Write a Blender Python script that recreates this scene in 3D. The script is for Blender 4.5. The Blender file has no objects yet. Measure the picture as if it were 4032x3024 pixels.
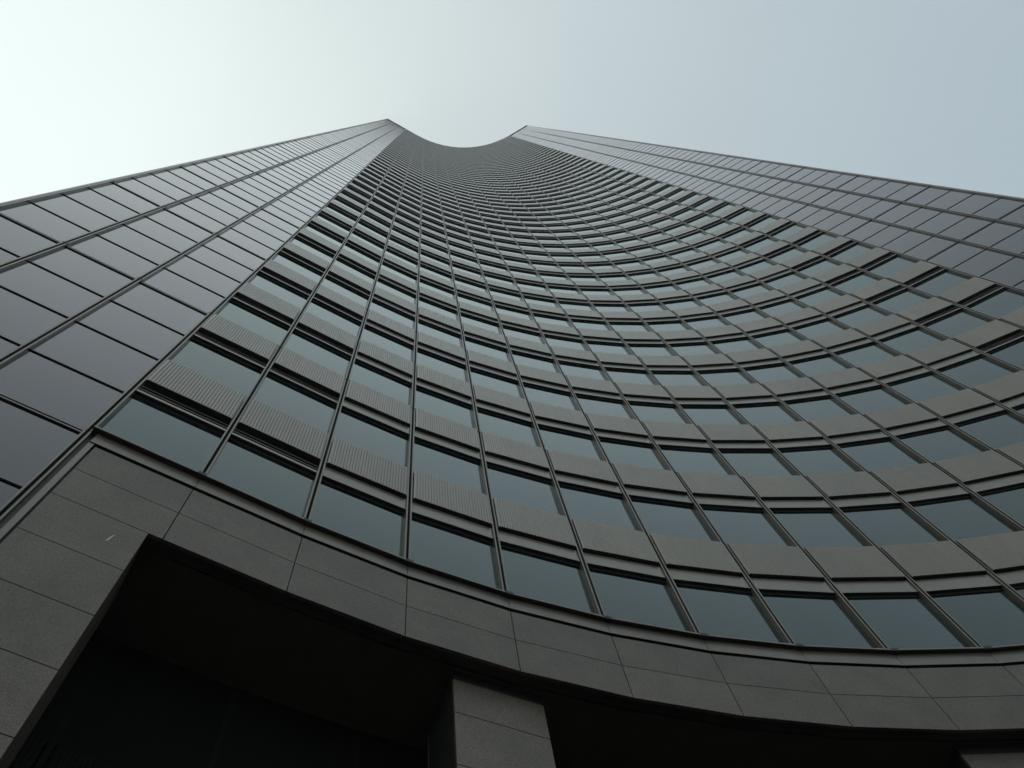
import bpy, math, random
import numpy as np
from mathutils import Matrix, Vector

random.seed(7)
rng = np.random.default_rng(7)
C = bpy.context.scene.collection
SC = bpy.context.scene

# ------------------------------------------------------------------ camera
F_PX, ZX, ZY = 3547.5, 1674.5, 434.4          # focal length and zenith point, in pixels of the 4032x3024 photograph
CX, CY = 2016.0, 1512.0
EYE = 1.6
u = np.array([ZX-CX, ZY-CY, F_PX]); u /= np.linalg.norm(u)
ax = np.array([1.0, 0, 0]); ax -= u*(ax@u); ax /= np.linalg.norm(ax)
ay = np.cross(u, ax)
cam_d = bpy.data.cameras.new('camera'); cam = bpy.data.objects.new('camera', cam_d); C.objects.link(cam)
cam_d.sensor_width = 36.0
cam_d.lens = F_PX/4032*36.0
cam_d.clip_start = 0.1; cam_d.clip_end = 6000
right = Vector((ax[0], ay[0], u[0])); down = Vector((ax[1], ay[1], u[1])); fwd = Vector((ax[2], ay[2], u[2]))
M = Matrix.Identity(4)
for i in range(3):
    M[i][0] = right[i]; M[i][1] = -down[i]; M[i][2] = -fwd[i]
M[0][3], M[1][3], M[2][3] = 0, 0, EYE
cam.matrix_world = M
SC.camera = cam

# ------------------------------------------------------------------ sky and sun
SUN_EL, SUN_AZ = math.radians(60), math.atan2(0.20, -0.98)     # world azimuth of the sun, measured from +X
sdir = Vector((math.cos(SUN_EL)*math.cos(SUN_AZ), math.cos(SUN_EL)*math.sin(SUN_AZ), math.sin(SUN_EL)))
W = bpy.data.worlds.new('World'); SC.world = W; W.use_nodes = True
nt = W.node_tree; nt.nodes.clear()
sky = nt.nodes.new('ShaderNodeTexSky'); sky.sky_type = 'NISHITA'; sky.sun_disc = False
sky.sun_elevation = SUN_EL; sky.sun_rotation = math.pi/2 - SUN_AZ
sky.air_density = 1.0; sky.dust_density = 5.0; sky.ozone_density = 1.0; sky.altitude = 0
hsv = nt.nodes.new('ShaderNodeHueSaturation'); hsv.inputs['Saturation'].default_value = 0.52
bg = nt.nodes.new('ShaderNodeBackground'); bg.inputs[1].default_value = 0.15
wo = nt.nodes.new('ShaderNodeOutputWorld')
# thin haze spreads the glow round the sun: colour / (1 + 0.45 colour)
den = nt.nodes.new('ShaderNodeVectorMath'); den.operation = 'MULTIPLY_ADD'; den.inputs[1].default_value = (0.45,)*3; den.inputs[2].default_value = (1.0,)*3
div = nt.nodes.new('ShaderNodeVectorMath'); div.operation = 'DIVIDE'
nt.links.new(sky.outputs[0], den.inputs[0]); nt.links.new(sky.outputs[0], div.inputs[0]); nt.links.new(den.outputs[0], div.inputs[1])
nt.links.new(div.outputs[0], hsv.inputs['Color'])
tint = nt.nodes.new('ShaderNodeMix'); tint.data_type = 'RGBA'; tint.blend_type = 'MULTIPLY'; tint.inputs[0].default_value = 1.0; tint.inputs[7].default_value = (0.93, 1.05, 1.04, 1)
wn = nt.nodes.new('ShaderNodeTexNoise'); wn.inputs['Scale'].default_value = 1.6; wn.inputs['Detail'].default_value = 5; wn.inputs['Roughness'].default_value = 0.55
wt = nt.nodes.new('ShaderNodeTexCoord'); nt.links.new(wt.outputs['Generated'], wn.inputs['Vector'])
wm = nt.nodes.new('ShaderNodeMapRange'); wm.inputs[1].default_value = 0.25; wm.inputs[2].default_value = 0.75; wm.inputs[3].default_value = 0.955; wm.inputs[4].default_value = 1.045
nt.links.new(wn.outputs['Fac'], wm.inputs[0])
ws = nt.nodes.new('ShaderNodeVectorMath'); ws.operation = 'SCALE'; nt.links.new(hsv.outputs[0], ws.inputs[0]); nt.links.new(wm.outputs[0], ws.inputs['Scale'])
nt.links.new(ws.outputs[0], tint.inputs[6]); nt.links.new(tint.outputs[2], bg.inputs[0]); nt.links.new(bg.outputs[0], wo.inputs[0])
sun_d = bpy.data.lights.new('sun', 'SUN'); sun = bpy.data.objects.new('sun', sun_d); C.objects.link(sun)
sun_d.energy = 0.5; sun_d.angle = math.radians(14); sun_d.color = (1.0, 0.90, 0.76)
sun.rotation_euler = sdir.to_track_quat('Z', 'Y').to_euler()
sun.location = sdir*400
SC.cycles.caustics_reflective = False; SC.cycles.caustics_refractive = False
SC.view_settings.view_transform = 'Standard'; SC.view_settings.look = 'None'
SC.view_settings.exposure = 1.70; SC.view_settings.gamma = 1.0; SC.view_settings.use_curve_mapping = False

# ------------------------------------------------------------------ materials
def new_mat(name):
    m = bpy.data.materials.new(name); m.use_nodes = True
    b = m.node_tree.nodes['Principled BSDF']
    return m, m.node_tree, b
def varied(tr, col, amount, island=True):
    """colour times a small random factor for every piece"""
    oi = tr.nodes.new('ShaderNodeObjectInfo'); ge = tr.nodes.new('ShaderNodeNewGeometry')
    ad = tr.nodes.new('ShaderNodeMath'); ad.operation = 'ADD'
    tr.links.new(oi.outputs['Random'], ad.inputs[0]); tr.links.new(ge.outputs['Random Per Island'], ad.inputs[1])
    fr = tr.nodes.new('ShaderNodeMath'); fr.operation = 'FRACT'; tr.links.new(ad.outputs[0], fr.inputs[0])
    mr = tr.nodes.new('ShaderNodeMapRange'); mr.inputs[3].default_value = 1-amount; mr.inputs[4].default_value = 1+amount
    tr.links.new(fr.outputs[0], mr.inputs[0])
    return mr.outputs[0]
def scale_col(tr, src, fac):
    mx = tr.nodes.new('ShaderNodeVectorMath'); mx.operation = 'SCALE'
    if isinstance(src, tuple): mx.inputs[0].default_value = src
    else: tr.links.new(src, mx.inputs[0])
    tr.links.new(fac, mx.inputs['Scale'])
    return mx.outputs[0]
def tex(tr, scale, detail=4, rough=0.6, stretch=(1, 1, 1), coord='Object'):
    tc = tr.nodes.new('ShaderNodeTexCoord'); mp = tr.nodes.new('ShaderNodeMapping'); mp.inputs['Scale'].default_value = stretch
    n = tr.nodes.new('ShaderNodeTexNoise'); n.inputs['Scale'].default_value = scale; n.inputs['Detail'].default_value = detail; n.inputs['Roughness'].default_value = rough
    if coord == 'Position':
        ge = tr.nodes.new('ShaderNodeNewGeometry'); tr.links.new(ge.outputs['Position'], mp.inputs[0])
    else: tr.links.new(tc.outputs[coord], mp.inputs[0])
    tr.links.new(mp.outputs[0], n.inputs['Vector'])
    return n.outputs['Fac']
def ramp(tr, fac, stops):
    r = tr.nodes.new('ShaderNodeValToRGB'); e = r.color_ramp.elements
    while len(e) < len(stops): e.new(0.5)
    for k, (p, c) in enumerate(stops): e[k].position = p; e[k].color = (*c, 1)
    tr.links.new(fac, r.inputs[0]); return r.outputs[0]

def metal(name, col, rough, metallic, var=0.06, dirt=0.12, coat=0.0):
    m, tr, b = new_mat(name)
    n = tex(tr, 1.3, 5, 0.65, (1.0, 1.0, 0.12), 'Position')          # rain streaks running down
    c = ramp(tr, n, [(0.3, tuple(x*(1-dirt) for x in col)), (0.7, tuple(x*(1+dirt) for x in col))])
    tr.links.new(scale_col(tr, c, varied(tr, None, var)), b.inputs['Base Color'])
    b.inputs['Metallic'].default_value = metallic
    b.inputs['Coat Weight'].default_value = coat; b.inputs['Coat Roughness'].default_value = 0.2; b.inputs['Coat IOR'].default_value = 1.5
    n2 = tex(tr, 9, 3, 0.5, (1, 1, 0.3), 'Position')
    mr = tr.nodes.new('ShaderNodeMapRange'); mr.inputs[3].default_value = rough-0.06; mr.inputs[4].default_value = rough+0.08
    tr.links.new(n2, mr.inputs[0]); tr.links.new(mr.outputs[0], b.inputs['Roughness'])
    return m
MAT = {}
MAT['panel'] = metal('panel_metal', (0.182, 0.150, 0.106), 0.34, 0.2, 0.07, 0.16, 0.6)
MAT['fin'] = metal('mullion_metal', (0.160, 0.132, 0.096), 0.42, 0.2, 0.06, 0.15, 0.5)
MAT['dark'] = metal('dark_frame_and_shade', (0.030, 0.029, 0.027), 0.55, 0.1)  # frame metal; also painted shade on undersides and column sides
MAT['gap'] = metal('black_gasket_and_shade', (0.012, 0.012, 0.012), 0.8, 0.0)  # gaskets and joints; also painted shade on louvre blades and spandrel strips

def glass(name, col, ior, coat, var, tint):
    m, tr, b = new_mat(name)
    v = varied(tr, None, var)
    tr.links.new(scale_col(tr, col, v), b.inputs['Base Color'])
    b.inputs['Roughness'].default_value = 0.03
    b.inputs['IOR'].default_value = ior
    b.inputs['Coat Weight'].default_value = 1.0; b.inputs['Coat IOR'].default_value = coat; b.inputs['Coat Roughness'].default_value = 0.03
    tr.links.new(scale_col(tr, tint, varied(tr, None, 0.10)), b.inputs['Specular Tint'])
    b.inputs['Coat Tint'].default_value = (*tint, 1)
    n = tex(tr, 0.9, 2, 0.5, (1, 1, 1), 'Position')
    bp = tr.nodes.new('ShaderNodeBump'); bp.inputs['Strength'].default_value = 0.03; bp.inputs['Distance'].default_value = 0.01
    tr.links.new(n, bp.inputs['Height']); tr.links.new(bp.outputs[0], b.inputs['Normal'])
    return m
MAT['glass'] = glass('window_glass', (0.008, 0.010, 0.012), 1.41, 1.35, 0.35, (0.88, 1.0, 0.985))
MAT['wing_glass'] = glass('cladding_glass', (0.012, 0.0112, 0.0125), 1.46, 1.4, 0.45, (0.99, 0.965, 0.985))

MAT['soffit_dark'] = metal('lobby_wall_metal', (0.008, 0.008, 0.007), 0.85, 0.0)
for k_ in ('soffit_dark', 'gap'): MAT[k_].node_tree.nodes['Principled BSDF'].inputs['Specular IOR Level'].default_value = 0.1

def granite(name, lo, hi):
    m, tr, b = new_mat(name)
    fine = tex(tr, 60, 4, 0.8, (1, 1, 1), 'Position')
    cloud = tex(tr, 1.7, 4, 0.6, (1, 1, 1), 'Position')
    c1 = ramp(tr, fine, [(0.34, tuple(x*0.45 for x in lo)), (0.5, lo), (0.66, hi)])
    mr = tr.nodes.new('ShaderNodeMapRange'); mr.inputs[1].default_value = 0.25; mr.inputs[2].default_value = 0.75; mr.inputs[3].default_value = 0.78; mr.inputs[4].default_value = 1.2; tr.links.new(cloud, mr.inputs[0])
    c2 = scale_col(tr, c1, mr.outputs[0])
    tr.links.new(scale_col(tr, c2, varied(tr, None, 0.10)), b.inputs['Base Color'])
    b.inputs['Roughness'].default_value = 0.5
    bp = tr.nodes.new('ShaderNodeBump'); bp.inputs['Strength'].default_value = 0.12; bp.inputs['Distance'].default_value = 0.004
    tr.links.new(fine, bp.inputs['Height']); tr.links.new(bp.outputs[0], b.inputs['Normal'])
    return m
MAT['granite'] = granite('granite', (0.156, 0.127, 0.099), (0.235, 0.194, 0.155))
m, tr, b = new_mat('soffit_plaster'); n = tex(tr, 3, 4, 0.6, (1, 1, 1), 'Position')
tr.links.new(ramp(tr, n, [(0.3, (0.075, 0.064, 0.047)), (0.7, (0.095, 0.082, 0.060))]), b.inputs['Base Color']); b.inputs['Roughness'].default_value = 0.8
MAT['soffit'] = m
m, tr, b = new_mat('paving'); n = tex(tr, 0.7, 6, 0.7, (1, 1, 1), 'Position')
br = tr.nodes.new('ShaderNodeTexBrick'); br.inputs['Scale'].default_value = 1.0; br.inputs['Mortar Size'].default_value = 0.008
br.inputs['Brick Width'].default_value = 0.6; br.inputs['Row Height'].default_value = 0.6; br.offset = 0.0
ge = tr.nodes.new('ShaderNodeNewGeometry'); tr.links.new(ge.outputs['Position'], br.inputs['Vector'])
br.inputs['Color1'].default_value = (0.050, 0.047, 0.044, 1); br.inputs['Color2'].default_value = (0.065, 0.062, 0.057, 1); br.inputs['Mortar'].default_value = (0.025, 0.025, 0.024, 1)
mr = tr.nodes.new('ShaderNodeMapRange'); mr.inputs[3].default_value = 0.8; mr.inputs[4].default_value = 1.15; tr.links.new(n, mr.inputs[0])
tr.links.new(scale_col(tr, br.outputs[0], mr.outputs[0]), b.inputs['Base Color']); b.inputs['Roughness'].default_value = 0.75
MAT['paving'] = m
m, tr, b = new_mat('chipped_stone'); n = tex(tr, 60, 3, 0.6, (1, 1, 1), 'Position')
tr.links.new(ramp(tr, n, [(0.3, (0.55, 0.54, 0.50)), (0.7, (0.85, 0.83, 0.78))]), b.inputs['Base Color']); b.inputs['Roughness'].default_value = 0.9
MAT['chip'] = m

# ------------------------------------------------------------------ mesh building in bay space: x along the bay, y into the building, z up
class T:
    def __init__(s): s.v = []; s.f = []; s.m = []; s.mats = []
    def mi(s, mat):
        if mat not in s.mats: s.mats.append(mat)
        return s.mats.index(mat)
    def quad(s, a, b, c, d, mat):
        k = len(s.v); s.v += [a, b, c, d]; s.f.append((k, k+1, k+2, k+3)); s.m.append(s.mi(mat))
    def box(s, x0, x1, y0, y1, z0, z1, mat, skip=''):
        k = len(s.v)
        s.v += [(x0, y0, z0), (x1, y0, z0), (x1, y1, z0), (x0, y1, z0), (x0, y0, z1), (x1, y0, z1), (x1, y1, z1), (x0, y1, z1)]
        q = {'b': (0, 3, 2, 1), 't': (4, 5, 6, 7), 'f': (0, 1, 5, 4), 'r': (1, 2, 6, 5), 'k': (2, 3, 7, 6), 'l': (3, 0, 4, 7)}
        for key, fc in q.items():
            if key not in skip: s.f.append(tuple(k+i for i in fc)); s.m.append(s.mi(mat))
    def arrays(s): return np.array(s.v, float), np.array(s.f, int), np.array(s.m, int)
def mesh_from(name, v, f, mi, mats):
    me = bpy.data.meshes.new(name)
    me.vertices.add(len(v)); me.vertices.foreach_set('co', np.asarray(v, np.float32).ravel())
    me.loops.add(len(f)*4); me.loops.foreach_set('vertex_index', np.asarray(f, np.int32).ravel())
    me.polygons.add(len(f)); me.polygons.foreach_set('loop_start', np.arange(0, len(f)*4, 4, dtype=np.int32))
    me.polygons.foreach_set('loop_total', np.full(len(f), 4, np.int32))
    me.polygons.foreach_set('material_index', np.asarray(mi, np.int32))
    me.polygons.foreach_set('use_smooth', np.zeros(len(f), bool))
    for k in mats: me.materials.append(MAT[k])
    me.update(calc_edges=True)
    return me
def mesh(name, t): return mesh_from(name, *t.arrays(), t.mats)
def part(name, me, parent, loc=None, rz=0.0):
    o = bpy.data.objects.new(name, me); C.objects.link(o); o.parent = parent
    if loc is not None: o.location = loc; o.rotation_euler = (0, 0, rz)
    return o
def joined(name, t, places, parent):
    """many alike pieces too small to pick apart, joined into one part"""
    v, f, mi = t.arrays(); V = []; Fs = []; Ms = []
    for k, (loc, rz) in enumerate(places):
        c, s_ = math.cos(rz), math.sin(rz)
        w_ = np.empty_like(v)
        w_[:, 0] = v[:, 0]*c - v[:, 1]*s_ + loc[0]; w_[:, 1] = v[:, 0]*s_ + v[:, 1]*c + loc[1]; w_[:, 2] = v[:, 2] + loc[2]
        V.append(w_); Fs.append(f + k*len(v)); Ms.append(mi)
    o = part(name, mesh_from(name, np.concatenate(V), np.concatenate(Fs), np.concatenate(Ms), t.mats), parent)
    o['kind'] = 'stuff'
    return o

# ------------------------------------------------------------------ plan of the facade (metres; camera stands over the origin)
H = 3.66                                     # storey height
BW = 0.4322*H                                # bay width
ENDW = 0.955*BW                              # the bay next to each corner is a little narrower
LEVEL0 = EYE + 3.2498*H                      # sill of the lowest curved storey
NFL = 56
TOP = LEVEL0 + 56.151*H
A0, TURN = 0.065, 4.0718
ANG = []
for bb in range(-3, 19):
    if bb < 2: ANG.append(A0 + TURN*6.5 + 2.47)
    elif bb < 16: ANG.append(A0 + TURN*(8.5-bb))
    else: ANG.append(A0 - TURN*6.5 - 3.434)
ANG = [math.radians(a) for a in ANG]
WID = [ENDW if i in (0, 21) else BW for i in range(22)]
P = [np.zeros(2)]
for a, w_ in zip(ANG, WID): P.append(P[-1] + w_*np.array([math.cos(a), math.sin(a)]))
P = np.array(P); P = P - P[3] + np.array([-1.2599, 1.1166])*H
def bay(b): return P[b+3], ANG[b+3], WID[b+3]
def at(b, z): p, a, w_ = bay(b); return (float(p[0]), float(p[1]), z), a
def offset(d, i0=0, i1=22):
    """facade line moved d metres into the building, mitred at the bay joints"""
    out = []
    for i in range(i0, i1+1):
        al = ANG[max(i-1, i0)] if i > i0 else ANG[i0]; ar = ANG[min(i, i1-1)]
        am = (al+ar)/2; k = d/math.cos((al-ar)/2)
        out.append(P[i] + k*np.array([-math.sin(am), math.cos(am)]))
    return np.array(out)
def size_in_view(b, z0, z1):
    """projected size of a bay piece inside the picture, 0 when out of view"""
    p, a, w_ = bay(b); q = []
    for s_, z in ((0, z0), (w_, z0), (w_, z1), (0, z1)):
        g = Vector((p[0]+s_*math.cos(a), p[1]+s_*math.sin(a), z-EYE))
        x, y, d = g.dot(right), g.dot(down), g.dot(fwd)
        if d <= 0.05: return 0.0
        q.append((CX+F_PX*x/d, CY+F_PX*y/d))
    if max(c[0] for c in q) < 0 or min(c[0] for c in q) > 4032 or max(c[1] for c in q) < 0 or min(c[1] for c in q) > 3024: return 0.0
    q = [(min(max(x, -60), 4092), min(max(y, -60), 3084)) for x, y in q]
    return abs(sum(q[i][0]*q[(i+1) % 4][1]-q[(i+1) % 4][0]*q[i][1] for i in range(4)))/2

# ------------------------------------------------------------------ setting
g = T(); g.quad((-700, -700, 0), (700, -700, 0), (700, 700, 0), (-700, 700, 0), 'paving')
ground = bpy.data.objects.new('ground', mesh('ground', g)); C.objects.link(ground); ground['kind'] = 'structure'
ground['label'] = 'dark stone paving around the foot of the tower'; ground['category'] = 'paving'

tower = bpy.data.objects.new('skyscraper', None); C.objects.link(tower)
tower.location = (float(P[12][0]), float(P[12][1]), 0)
tower['label'] = 'tall dark glass and grey metal skyscraper with a concave curved front'; tower['category'] = 'skyscraper'
TOWER_OFF = tower.location.copy()
_old_part = part
def part(name, me, parent, loc=None, rz=0.0):
    o = _old_part(name, me, parent, loc, rz)
    if parent is tower: o.location = Vector(o.location) - TOWER_OFF
    return o

# ------------------------------------------------------------------ pieces of the curved storeys
DG, DS, LIP, HEAD, PB = 0.140, 0.072, 0.063, 1.985, 2.43       # depths of the glass and of the strip; heights of window head and panel bottom
G = 0.062                                         # panels stop this far from the bay joint
def t_window(w_):
    t = T()
    t.box(0.045, w_-0.045, LIP+0.004, DG+0.03, HEAD-0.012, HEAD+0.01, 'dark')      # head soffit, its shade put into the near-black colour
    t.box(0.045, w_-0.045, DG-0.008, DG+0.03, HEAD-0.070, HEAD-0.012, 'dark', 't') # head frame, tall and near black to thicken the soffit's shade
    return t
def t_sillframe(w_):
    t = T(); t.box(0.045, w_-0.045, DG-0.010, DG+0.03, -0.004, 0.030, 'dark'); return t
def t_pane(w_):
    t = T(); t.box(0.046, w_-0.046, DG, DG+0.012, 0.02, HEAD-0.055, 'glass'); return t
def t_panel(w_, seg, nfl=27):
    t = T(); x0, x1 = G, w_-G; e = 0.012
    xs = [x0]; ys = [0.016]
    pitch = (x1-x0-2*e)/nfl
    xs.append(x0+e); ys.append(0.016)
    for k in range(nfl):
        for j in range(1, seg+1):
            q = 2*j/seg-1
            xs.append(x0+e+pitch*(k+j/seg)); ys.append(0.016 - 0.014*math.sqrt(max(0, 1-q*q*0.998)))
    xs.append(x1); ys.append(0.016)
    ys[2+seg-1] = ys[2+seg-1]
    n = len(xs); mi = t.mi('panel')
    rows = []
    for (z, yy) in ((PB, DS+0.045), (PB, None), (H, None), (H, DG+0.02)):
        base = len(t.v)
        for x, y in zip(xs, ys): t.v.append((x, y if yy is None else yy, z))
        rows.append(base)
    for r in range(3):
        for i in range(n-1):
            a, b2 = rows[r]+i, rows[r+1]+i
            t.f.append((a, a+1, b2+1, b2)); t.m.append(mi if r else t.mi('dark'))  # panel underside coloured near black in place of its shade
    for i in (0, n-1):
        t.f.append((rows[0]+i, rows[1]+i, rows[2]+i, rows[3]+i)); t.m.append(mi)
    return t
def t_strip(w_):
    t = T()
    t.box(0.05, w_-0.05, DS, DS+0.02, HEAD+0.01, PB-0.045, 'panel', 'k')
    t.box(0.05, w_-0.05, DS+0.030, DS+0.04, PB-0.06, PB+0.02, 'gap', 'k')            # added black strip, stands in for shade under the ribbed panel
    t.box(0.05, w_-0.05, LIP, DS+0.002, HEAD-0.012, HEAD+0.020, 'panel', 'k')
    return t
def t_louvre(w_):
    t = T()
    t.box(0.05, w_-0.05, LIP, DS+0.002, HEAD-0.012, HEAD+0.060, 'panel', 'k')
    t.box(0.05, w_-0.05, DG+0.005, DG+0.02, HEAD+0.01, PB+0.02, 'gap', 'k')
    for zb in (0.160, 0.270):
        z = HEAD+zb
        t.box(0.05, w_-0.05, 0.078, 0.084, z, z+0.014, 'panel', 'k')             # front edge of the blade
        t.box(0.05, w_-0.05, 0.084, DG+0.004, z+0.004, z+0.012, 'gap', 'fk')     # blade, coloured black for the shade on its underside
    return t
tw, tp, tpan, tstr, tlou = t_window(BW), t_pane(BW), t_panel(BW, 6), t_strip(BW), t_louvre(BW)
tpan_far = t_panel(BW, 3); tsf = t_sillframe(BW); me_sf = mesh('sill_frame', tsf)
me_w, me_p, me_pan, me_str, me_lou = mesh('window', tw), mesh('pane', tp), mesh('spandrel_panel', tpan), mesh('spandrel_strip', tstr), mesh('louvre', tlou)
cells = [(size_in_view(b_, LEVEL0+k*H, LEVEL0+(k+1)*H), b_, k) for b_ in range(16) for k in range(NFL)]
cells.sort(reverse=True)
near, far = cells[:300], cells[300:]
for _, b_, k in near:
    loc, rz = at(b_, LEVEL0+k*H)
    wn = part('window', me_w, tower, loc, rz)
    part('pane', me_p, wn); part('sill_frame', me_sf, wn)
    sp = part('spandrel_panel', me_pan, tower, loc, rz)
    if b_ in (0, 1, 14, 15): part('louvre', me_lou, sp)
    else: part('spandrel_strip', me_str, sp)
pl = [at(b_, LEVEL0+k*H) for _, b_, k in far]
OFF3 = np.array([TOWER_OFF[0], TOWER_OFF[1], 0])
joined('upper_windows', tw, pl, tower); joined('upper_sill_frames', tsf, pl, tower); joined('upper_panes', tp, pl, tower); joined('upper_spandrel_panels', tpan_far, pl, tower)
joined('upper_spandrel_strips', tstr, [at(b_, LEVEL0+k*H) for _, b_, k in far if b_ not in (0, 1, 14, 15)], tower)
joined('upper_louvres', tlou, [at(b_, LEVEL0+k*H) for _, b_, k in far if b_ in (0, 1, 14, 15)], tower)

# ------------------------------------------------------------------ flat glass wings: two panes and two transoms in every storey
WG, WH = 0.098, 1.775
def t_wpane(w_, h):
    t = T(); t.box(0.04, w_-0.04, WG, WG+0.012, 0.0, h, 'wing_glass'); return t
def t_transom(w_, kind):
    t = T()
    if kind == 'double':
        t.box(0.04, w_-0.04, WG-0.020, WG+0.005, 0.020, 0.040, 'fin'); t.box(0.04, w_-0.04, WG-0.018, WG+0.005, 0.012, 0.020, 'gap', 't')
        t.box(0.04, w_-0.04, WG-0.004, WG+0.005, -0.030, 0.012, 'gap', 'tb')
        t.box(0.04, w_-0.04, WG-0.024, WG+0.005, -0.062, -0.030, 'fin'); t.box(0.04, w_-0.04, WG-0.022, WG+0.005, -0.078, -0.062, 'gap', 't')
    else:
        t.box(0.04, w_-0.04, WG-0.018, WG+0.005, 0.0, 0.010, 'fin'); t.box(0.04, w_-0.04, WG-0.017, WG+0.005, -0.026, 0.0, 'gap', 't')
    return t
WB = (-3, -2, -1, 16, 17, 18)
cells = []
for b_ in WB:
    for k in range(-3, NFL):
        for r in (0, 1):
            z0 = LEVEL0+k*H+(WH if r else 0); h = (H-WH) if r else WH
            cells.append((size_in_view(b_, z0, z0+h), b_, k, r))
cells.sort(reverse=True)
cache = {}
def wing_t(b_, k, r):
    w_ = bay(b_)[2]; kind = 'double' if (r == 0 and k % 2 == 0) else 'single'
    key = (round(w_, 3), r, kind)
    if key not in cache:
        tpn, ttr = t_wpane(w_, (H-WH) if r else WH), t_transom(w_, kind)
        cache[key] = (tpn, ttr, mesh('cladding_pane', tpn), mesh('transom', ttr), [])
    return cache[key]
for n, (_, b_, k, r) in enumerate(cells):
    tpn, ttr, mpn, mtr, rest = wing_t(b_, k, r)
    loc, rz = at(b_, LEVEL0+k*H+(WH if r else 0))
    if n < 300:
        pn = part('cladding_pane', mpn, tower, loc, rz); part('transom', mtr, pn)
    else: rest.append((loc, rz))
for key, (tpn, ttr, _, _, rest) in cache.items():
    if rest: joined('upper_cladding_panes', tpn, rest, tower); joined('upper_transoms', ttr, rest, tower)

# ------------------------------------------------------------------ mullions: one at every bay joint, spliced every second storey
for i in range(23):
    al = ANG[max(i-1, 0)]; ar = ANG[min(i, 21)]; am = (al+ar)/2
    t = T(); wing = i < 3 or i > 19
    zb = -(3*H+0.5) if (i <= 3 or i >= 19) else 0.0
    corner = i in (0, 22)
    zs = []; k = int(math.floor(zb/(2*H)))
    while k*2*H < TOP-LEVEL0-0.4:
        zs.append((max(zb, k*2*H)+0.012, min((k+1)*2*H, TOP-LEVEL0-0.3)-0.006)); k += 1
    for z0, z1 in zs:
        if corner:
            t.box(-0.055, 0.045, 0.034, 0.18, z0, z1, 'panel', 'tb'); t.box(-0.02, 0.005, 0.026, 0.04, z0, z1, 'panel', 'tb')
        else:
            for sg in (-1, 1):
                x0, x1 = (0.021, 0.049) if sg > 0 else (-0.049, -0.021)
                t.box(x0, x1, 0.038, 0.150, z0, z1, 'fin')
            t.box(-0.0215, 0.0215, 0.075, 0.145, z0, z1, 'gap', 'tb')
        if z0 > 0.1: t.box(-0.056, 0.056, 0.032, 0.12, z0-0.028, z0-0.004, 'dark')
    if zb == 0.0: t.box(-0.062, 0.062, -0.075, 0.10, -0.055, 0.012, 'dark')
    part('mullion', mesh('mullion', t), tower, (float(P[i][0]), float(P[i][1]), LEVEL0), am)

# ------------------------------------------------------------------ stone base: sill, channel, two courses of granite, arcade behind
GT, GM, GB = -0.425, -1.165, -1.895               # top, middle joint and bottom of the granite band, from the sill
SOF = -1.81                                       # ceiling of the arcade
J = 0.0065                                        # half a stone joint
def slab(t, x0, x1, z0, z1, y0=0.0, y1=0.05): t.box(x0+J, x1-J, y0, y1, z0+J, z1-J, 'granite')
band_t = T()
B2 = offset(0.05, 3, 19); B3 = offset(0.14, 3, 19); W0_ = offset(1.55, 3, 19)
def strip_between(t, L1, z1, L2, z2, mat):
    for i in range(len(L1)-1):
        a, b2, c, d = L1[i], L1[i+1], L2[i+1], L2[i]
        t.quad((a[0], a[1], z1), (b2[0], b2[1], z1), (c[0], c[1], z2), (d[0], d[1], z2), mat)
C1 = offset(0.035, 3, 19); CT = offset(0.3, 3, 19)
for L_ in (C1, CT, B3):                            # the stone starts a little way in from the end mullions
    L_[0] = L_[0] + 0.236*np.array([math.cos(ANG[3]), math.sin(ANG[3])]); L_[-1] = L_[-1] - 0.236*np.array([math.cos(ANG[18]), math.sin(ANG[18])])
strip_between(band_t, C1, LEVEL0+GT+0.01, C1, LEVEL0+GB+0.02, 'gap')            # joints seen between the slabs
strip_between(band_t, C1, LEVEL0+GB+0.02, B3, LEVEL0+GB+0.02, 'dark'); strip_between(band_t, B3, LEVEL0+GB+0.02, B3, LEVEL0+SOF+0.01, 'dark')  # underside of the stone band painted near black as shade
strip_between(band_t, C1, LEVEL0+GT+0.01, CT, LEVEL0+GT+0.01, 'gap')
band = part('granite_band', mesh('granite_band', band_t), tower, (0, 0, 0))
PIER0, PIER1 = 0.231, 1.41
def tchild(name, t, parent, loc, rz):
    o = bpy.data.objects.new(name, mesh(name, t)); C.objects.link(o); o.parent = parent
    o.location = Vector(loc) - (TOWER_OFF + Vector(parent.location)); o.rotation_euler = (0, 0, rz)
    return o
slab_obj = {}
for b_ in range(16):
    loc, rz = at(b_, LEVEL0)
    x0 = PIER0 if b_ == 0 else 0.0; x1 = BW-PIER0 if b_ == 15 else BW
    for z0, z1 in ((GM, GT), (GB, GM)):
        t = T(); slab(t, x0, x1, z0, z1); tchild('granite_slab', t, band, loc, rz)
    t = T()                                        # metal sill and channel above the stone
    xa = 0.05 if b_ == 0 else 0.004; xb = BW-0.05 if b_ == 15 else BW-0.004
    t.box(xa, xb, -0.070, DG+0.05, -0.040, -0.004, 'fin', 'b'); t.box(xa, xb, -0.068, DG+0.05, -0.046, -0.040, 'dark', 't')  # sill underside near black, shade put into the colour
    xc = PIER0-0.095 if b_ == 0 else 0.004; xd = BW-PIER0+0.095 if b_ == 15 else BW-0.004
    t.box(xc, xd, 0.004, 0.02, GT+0.070, -0.046, 'fin', 'kb'); t.box(xc, xd, -0.022, 0.02, GT+0.045, GT+0.070, 'fin', 'kb'); t.box(xc, xd, -0.020, 0.09, GT+0.040, GT+0.045, 'gap', 't')  # channel underside blackened to draw its shade line
    t.box(xa, xb, 0.090, 0.13, GT-0.02, -0.046, 'gap', 'k')
    part('sill', mesh('sill', t), tower, loc, rz)

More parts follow.
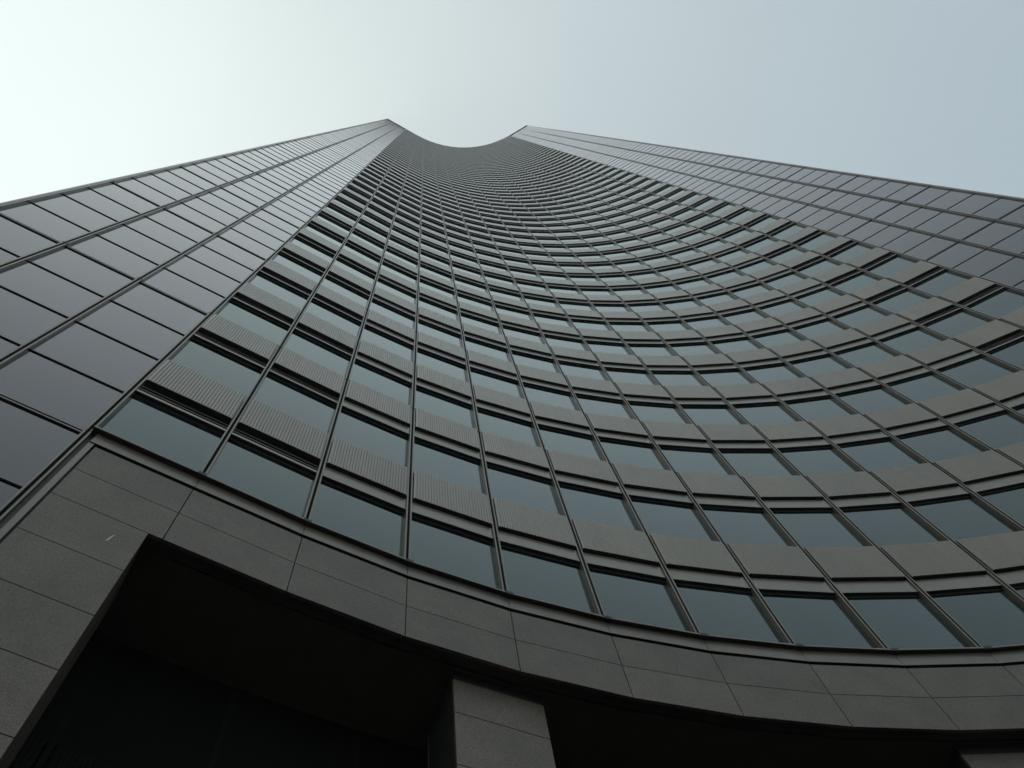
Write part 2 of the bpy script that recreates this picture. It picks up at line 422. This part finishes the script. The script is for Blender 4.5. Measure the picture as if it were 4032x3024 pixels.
def make_pier(b_, x0, x1, mirrored):
    """granite pier at the end of the curve, one slab wide, with a metal channel along the mullion"""
    p, a, w_ = bay(b_)
    core = T(); zg = -LEVEL0
    core.box(x0+0.03, x1-0.03, 0.035, 0.95, zg, GB+0.02, 'gap')
    po = part('pier', mesh('pier', core), tower, (float(p[0]), float(p[1]), LEVEL0), a)
    z = GB; n = 0
    while z > zg+0.02:
        z2 = max(z-0.909, zg)
        t = T(); slab(t, x0, x1, z2, z)
        k = t; o = bpy.data.objects.new('granite_slab', mesh('granite_slab', t)); C.objects.link(o); o.parent = po
        s = T(); s.box(x1-0.05, x1-0.012, 0.056, 0.95, z2+J, z-J, 'granite') if not mirrored else s.box(x0+0.012, x0+0.05, 0.056, 0.95, z2+J, z-J, 'granite')
        o2 = bpy.data.objects.new('granite_return', mesh('granite_return', s)); C.objects.link(o2); o2.parent = po
        if n == 0 and not mirrored:
            c = T(); y = -0.002; cx_, cz = x0+0.775*(x1-x0)-0.07, GB-0.43
            for dx, dz, ww, hh in ((0, 0, 0.011, 0.050), (0.013, 0.050, 0.006, 0.05), (-0.010, -0.045, 0.009, 0.030), (0.024, 0.092, 0.004, 0.045)):
                c.quad((cx_+dx-ww, y, cz+dz-hh*0.5), (cx_+dx+ww*0.3, y, cz+dz-hh), (cx_+dx+ww*1.2, y, cz+dz+hh*0.6), (cx_+dx+ww*0.1, y, cz+dz+hh), 'chip')
            ch = bpy.data.objects.new('chip_mark', mesh('chip_mark', c)); C.objects.link(ch); ch.parent = o
        z = z2; n += 1
    t = T()
    if not mirrored:
        t.box(x0-0.095, x0-0.024, -0.010, 0.01, zg, GT+0.045, 'fin', 'k'); t.box(0.051, x0+0.02, 0.075, 0.13, zg, -0.046, 'dark', 'k')
    else:
        t.box(x1+0.024, x1+0.095, -0.010, 0.01, zg, GT+0.045, 'fin', 'k'); t.box(x1-0.02, w_-0.051, 0.075, 0.13, zg, -0.046, 'dark', 'k')
    ch = bpy.data.objects.new('channel', mesh('channel', t)); C.objects.link(ch); ch.parent = po
make_pier(0, PIER0, PIER1, False)
make_pier(15, BW-PIER1, BW-PIER0, True)

def make_column(b_, s0, width, d0, depth):
    p, a, w_ = bay(b_); zg = -LEVEL0; top = -2.02
    core = T(); core.box(s0+0.04, s0+width-0.04, d0+0.04, d0+depth-0.04, zg, SOF, 'dark')
    co = part('column', mesh('column', core), tower, (float(p[0]), float(p[1]), LEVEL0), a)
    t = T(); t.box(s0+0.015, s0+width-0.015, d0+0.015, d0+depth-0.015, top+0.004, SOF+0.004, 'dark'); o = bpy.data.objects.new('collar', mesh('collar', t)); C.objects.link(o); o.parent = co
    z = top; first = True
    while z > zg+0.02:
        z2 = max(z-(0.66 if first else 0.909), zg); first = False
        for nm, bx in (('granite_slab', (s0, s0+width, d0, d0+0.04)), ('shade_tinted_side', (s0+0.004, s0+0.04, d0+0.045, d0+depth-0.045)),
                       ('shade_tinted_side', (s0+width-0.04, s0+width-0.004, d0+0.045, d0+depth-0.045)), ('granite_slab', (s0, s0+width, d0+depth-0.04, d0+depth))):  # stone sides coloured near black to stand in for their shade
            t = T(); t.box(bx[0], bx[1], bx[2], bx[3], z2+J, z-J, 'granite' if nm == 'granite_slab' else 'dark'); o = bpy.data.objects.new(nm, mesh(nm, t)); C.objects.link(o); o.parent = co
        z = z2
make_column(3, 0.76, 1.255, 0.30, 0.9)
make_column(8, -0.007, 1.255, 0.30, 0.9)

# arcade ceiling and the recessed wall behind it
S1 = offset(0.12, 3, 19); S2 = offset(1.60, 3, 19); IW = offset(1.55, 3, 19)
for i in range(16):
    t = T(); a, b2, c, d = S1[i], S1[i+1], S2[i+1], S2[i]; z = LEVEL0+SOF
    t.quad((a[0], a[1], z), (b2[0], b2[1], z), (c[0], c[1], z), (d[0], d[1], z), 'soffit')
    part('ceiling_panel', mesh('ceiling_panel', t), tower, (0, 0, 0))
    p0, p1 = IW[i], IW[i+1]; wv = p1-p0; wl = float(np.hypot(*wv)); an = math.atan2(wv[1], wv[0])
    zl = LEVEL0-3.73
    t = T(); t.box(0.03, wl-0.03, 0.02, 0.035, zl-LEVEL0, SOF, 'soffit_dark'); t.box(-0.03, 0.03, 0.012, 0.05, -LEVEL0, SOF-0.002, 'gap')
    wn = part('lobby_wall_panel', mesh('lobby_wall_panel', t), tower, (float(p0[0]), float(p0[1]), LEVEL0), an)
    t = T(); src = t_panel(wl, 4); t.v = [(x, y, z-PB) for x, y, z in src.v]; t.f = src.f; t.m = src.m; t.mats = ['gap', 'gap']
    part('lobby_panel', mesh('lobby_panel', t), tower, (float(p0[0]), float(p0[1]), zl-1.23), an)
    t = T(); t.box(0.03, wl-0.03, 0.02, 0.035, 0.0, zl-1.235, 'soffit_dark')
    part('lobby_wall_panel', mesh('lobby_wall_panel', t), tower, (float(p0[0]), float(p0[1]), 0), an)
for i in (0, 16):
    t = T(); a, b2 = offset(0.14, 3, 19)[i], offset(1.7, 3, 19)[i]
    t.quad((a[0], a[1], 0), (b2[0], b2[1], 0), (b2[0], b2[1], LEVEL0+SOF), (a[0], a[1], LEVEL0+SOF), 'dark')
    part('arcade_end_wall', mesh('arcade_end_wall', t), tower, (0, 0, 0))

# ------------------------------------------------------------------ body of the tower behind the cladding, parapet and sides
t = T()
K = offset(0.24)
strip_between(t, K[0:4], 0, K[0:4], TOP-0.2, 'gap'); strip_between(t, K[3:20], LEVEL0+GB+0.05, K[3:20], TOP-0.2, 'gap'); strip_between(t, K[19:23], 0, K[19:23], TOP-0.2, 'gap')
part('core_wall', mesh('core_wall', t), tower, (0, 0, 0))
t = T(); L1, L2 = offset(-0.03), offset(0.4)
zc0, zc1 = TOP-0.32, TOP
strip_between(t, L1, zc0, L1, zc1, 'fin'); strip_between(t, L1, zc1, L2, zc1, 'fin'); strip_between(t, L1, zc0, L2, zc0, 'fin'); strip_between(t, L2, zc0, L2, zc1, 'fin')
part('parapet', mesh('parapet', t), tower, (0, 0, 0))
def ret(i, d): 
    a = ANG[0] if i == 0 else ANG[21]
    sgn = -1 if i == 0 else 1
    return P[i] + d*np.array([-math.sin(a), math.cos(a)])
cl, cr = ret(0, 26.0), ret(22, 26.0)
back = [cl, cl+np.array([6.0, 14.0]), cr+np.array([-6.0, 14.0]), cr]
for nm, pa, pb in (('side_wall', ret(0, 0.15), cl), ('side_wall', cr, ret(22, 0.15)), ('rear_wall', back[0], back[1]), ('rear_wall', back[1], back[2]), ('rear_wall', back[2], back[3])):
    v = pb-pa; L = float(np.hypot(*v)); an = math.atan2(v[1], v[0]); t = T()
    t.box(0, L, 0.0, 0.1, 0, TOP-0.1, 'wing_glass')
    n = max(2, int(L/3.0))
    for k in range(1, n): t.box(k*L/n-0.05, k*L/n+0.05, -0.06, 0.16, 0, TOP-0.3, 'fin')
    for k in range(1, NFL+3): t.box(0.1, L-0.1, -0.03, 0.13, k*H, k*H+0.05, 'fin')
    part(nm, mesh(nm, t), tower, (float(pa[0]), float(pa[1]), 0), an)
t = T(); R_ = offset(0.3); mid = (cl+cr)/2
for i in range(22): t.quad((R_[i][0], R_[i][1], TOP-0.25), (R_[i+1][0], R_[i+1][1], TOP-0.25), (*(mid*0.999), TOP-0.25), (*mid, TOP-0.25), 'gap')
for i in range(3): t.quad((*back[i], TOP-0.25), (*back[i+1], TOP-0.25), (*(mid*0.999), TOP-0.25), (*mid, TOP-0.25), 'gap')
part('roof', mesh('roof', t), tower, (0, 0, 0))

# ------------------------------------------------------------------ thin city haze, round the camera and the whole place
hz = T(); hz.box(-720, 720, -720, 720, -1.0, TOP+4, 'gap')
me = mesh('haze', hz); me.materials.clear()
hm = bpy.data.materials.new('haze_air'); hm.use_nodes = True; hn = hm.node_tree; hn.nodes.clear()
pv = hn.nodes.new('ShaderNodeVolumePrincipled'); ho = hn.nodes.new('ShaderNodeOutputMaterial')
pv.inputs['Color'].default_value = (0.93, 0.96, 0.97, 1); pv.inputs['Density'].default_value = 0.0007; pv.inputs['Anisotropy'].default_value = 0.3
hn.links.new(pv.outputs[0], ho.inputs['Volume']); me.materials.append(hm)
haze = bpy.data.objects.new('haze', me); C.objects.link(haze); haze['kind'] = 'stuff'
haze['label'] = 'thin pale haze in the air around the tower'; haze['category'] = 'haze'
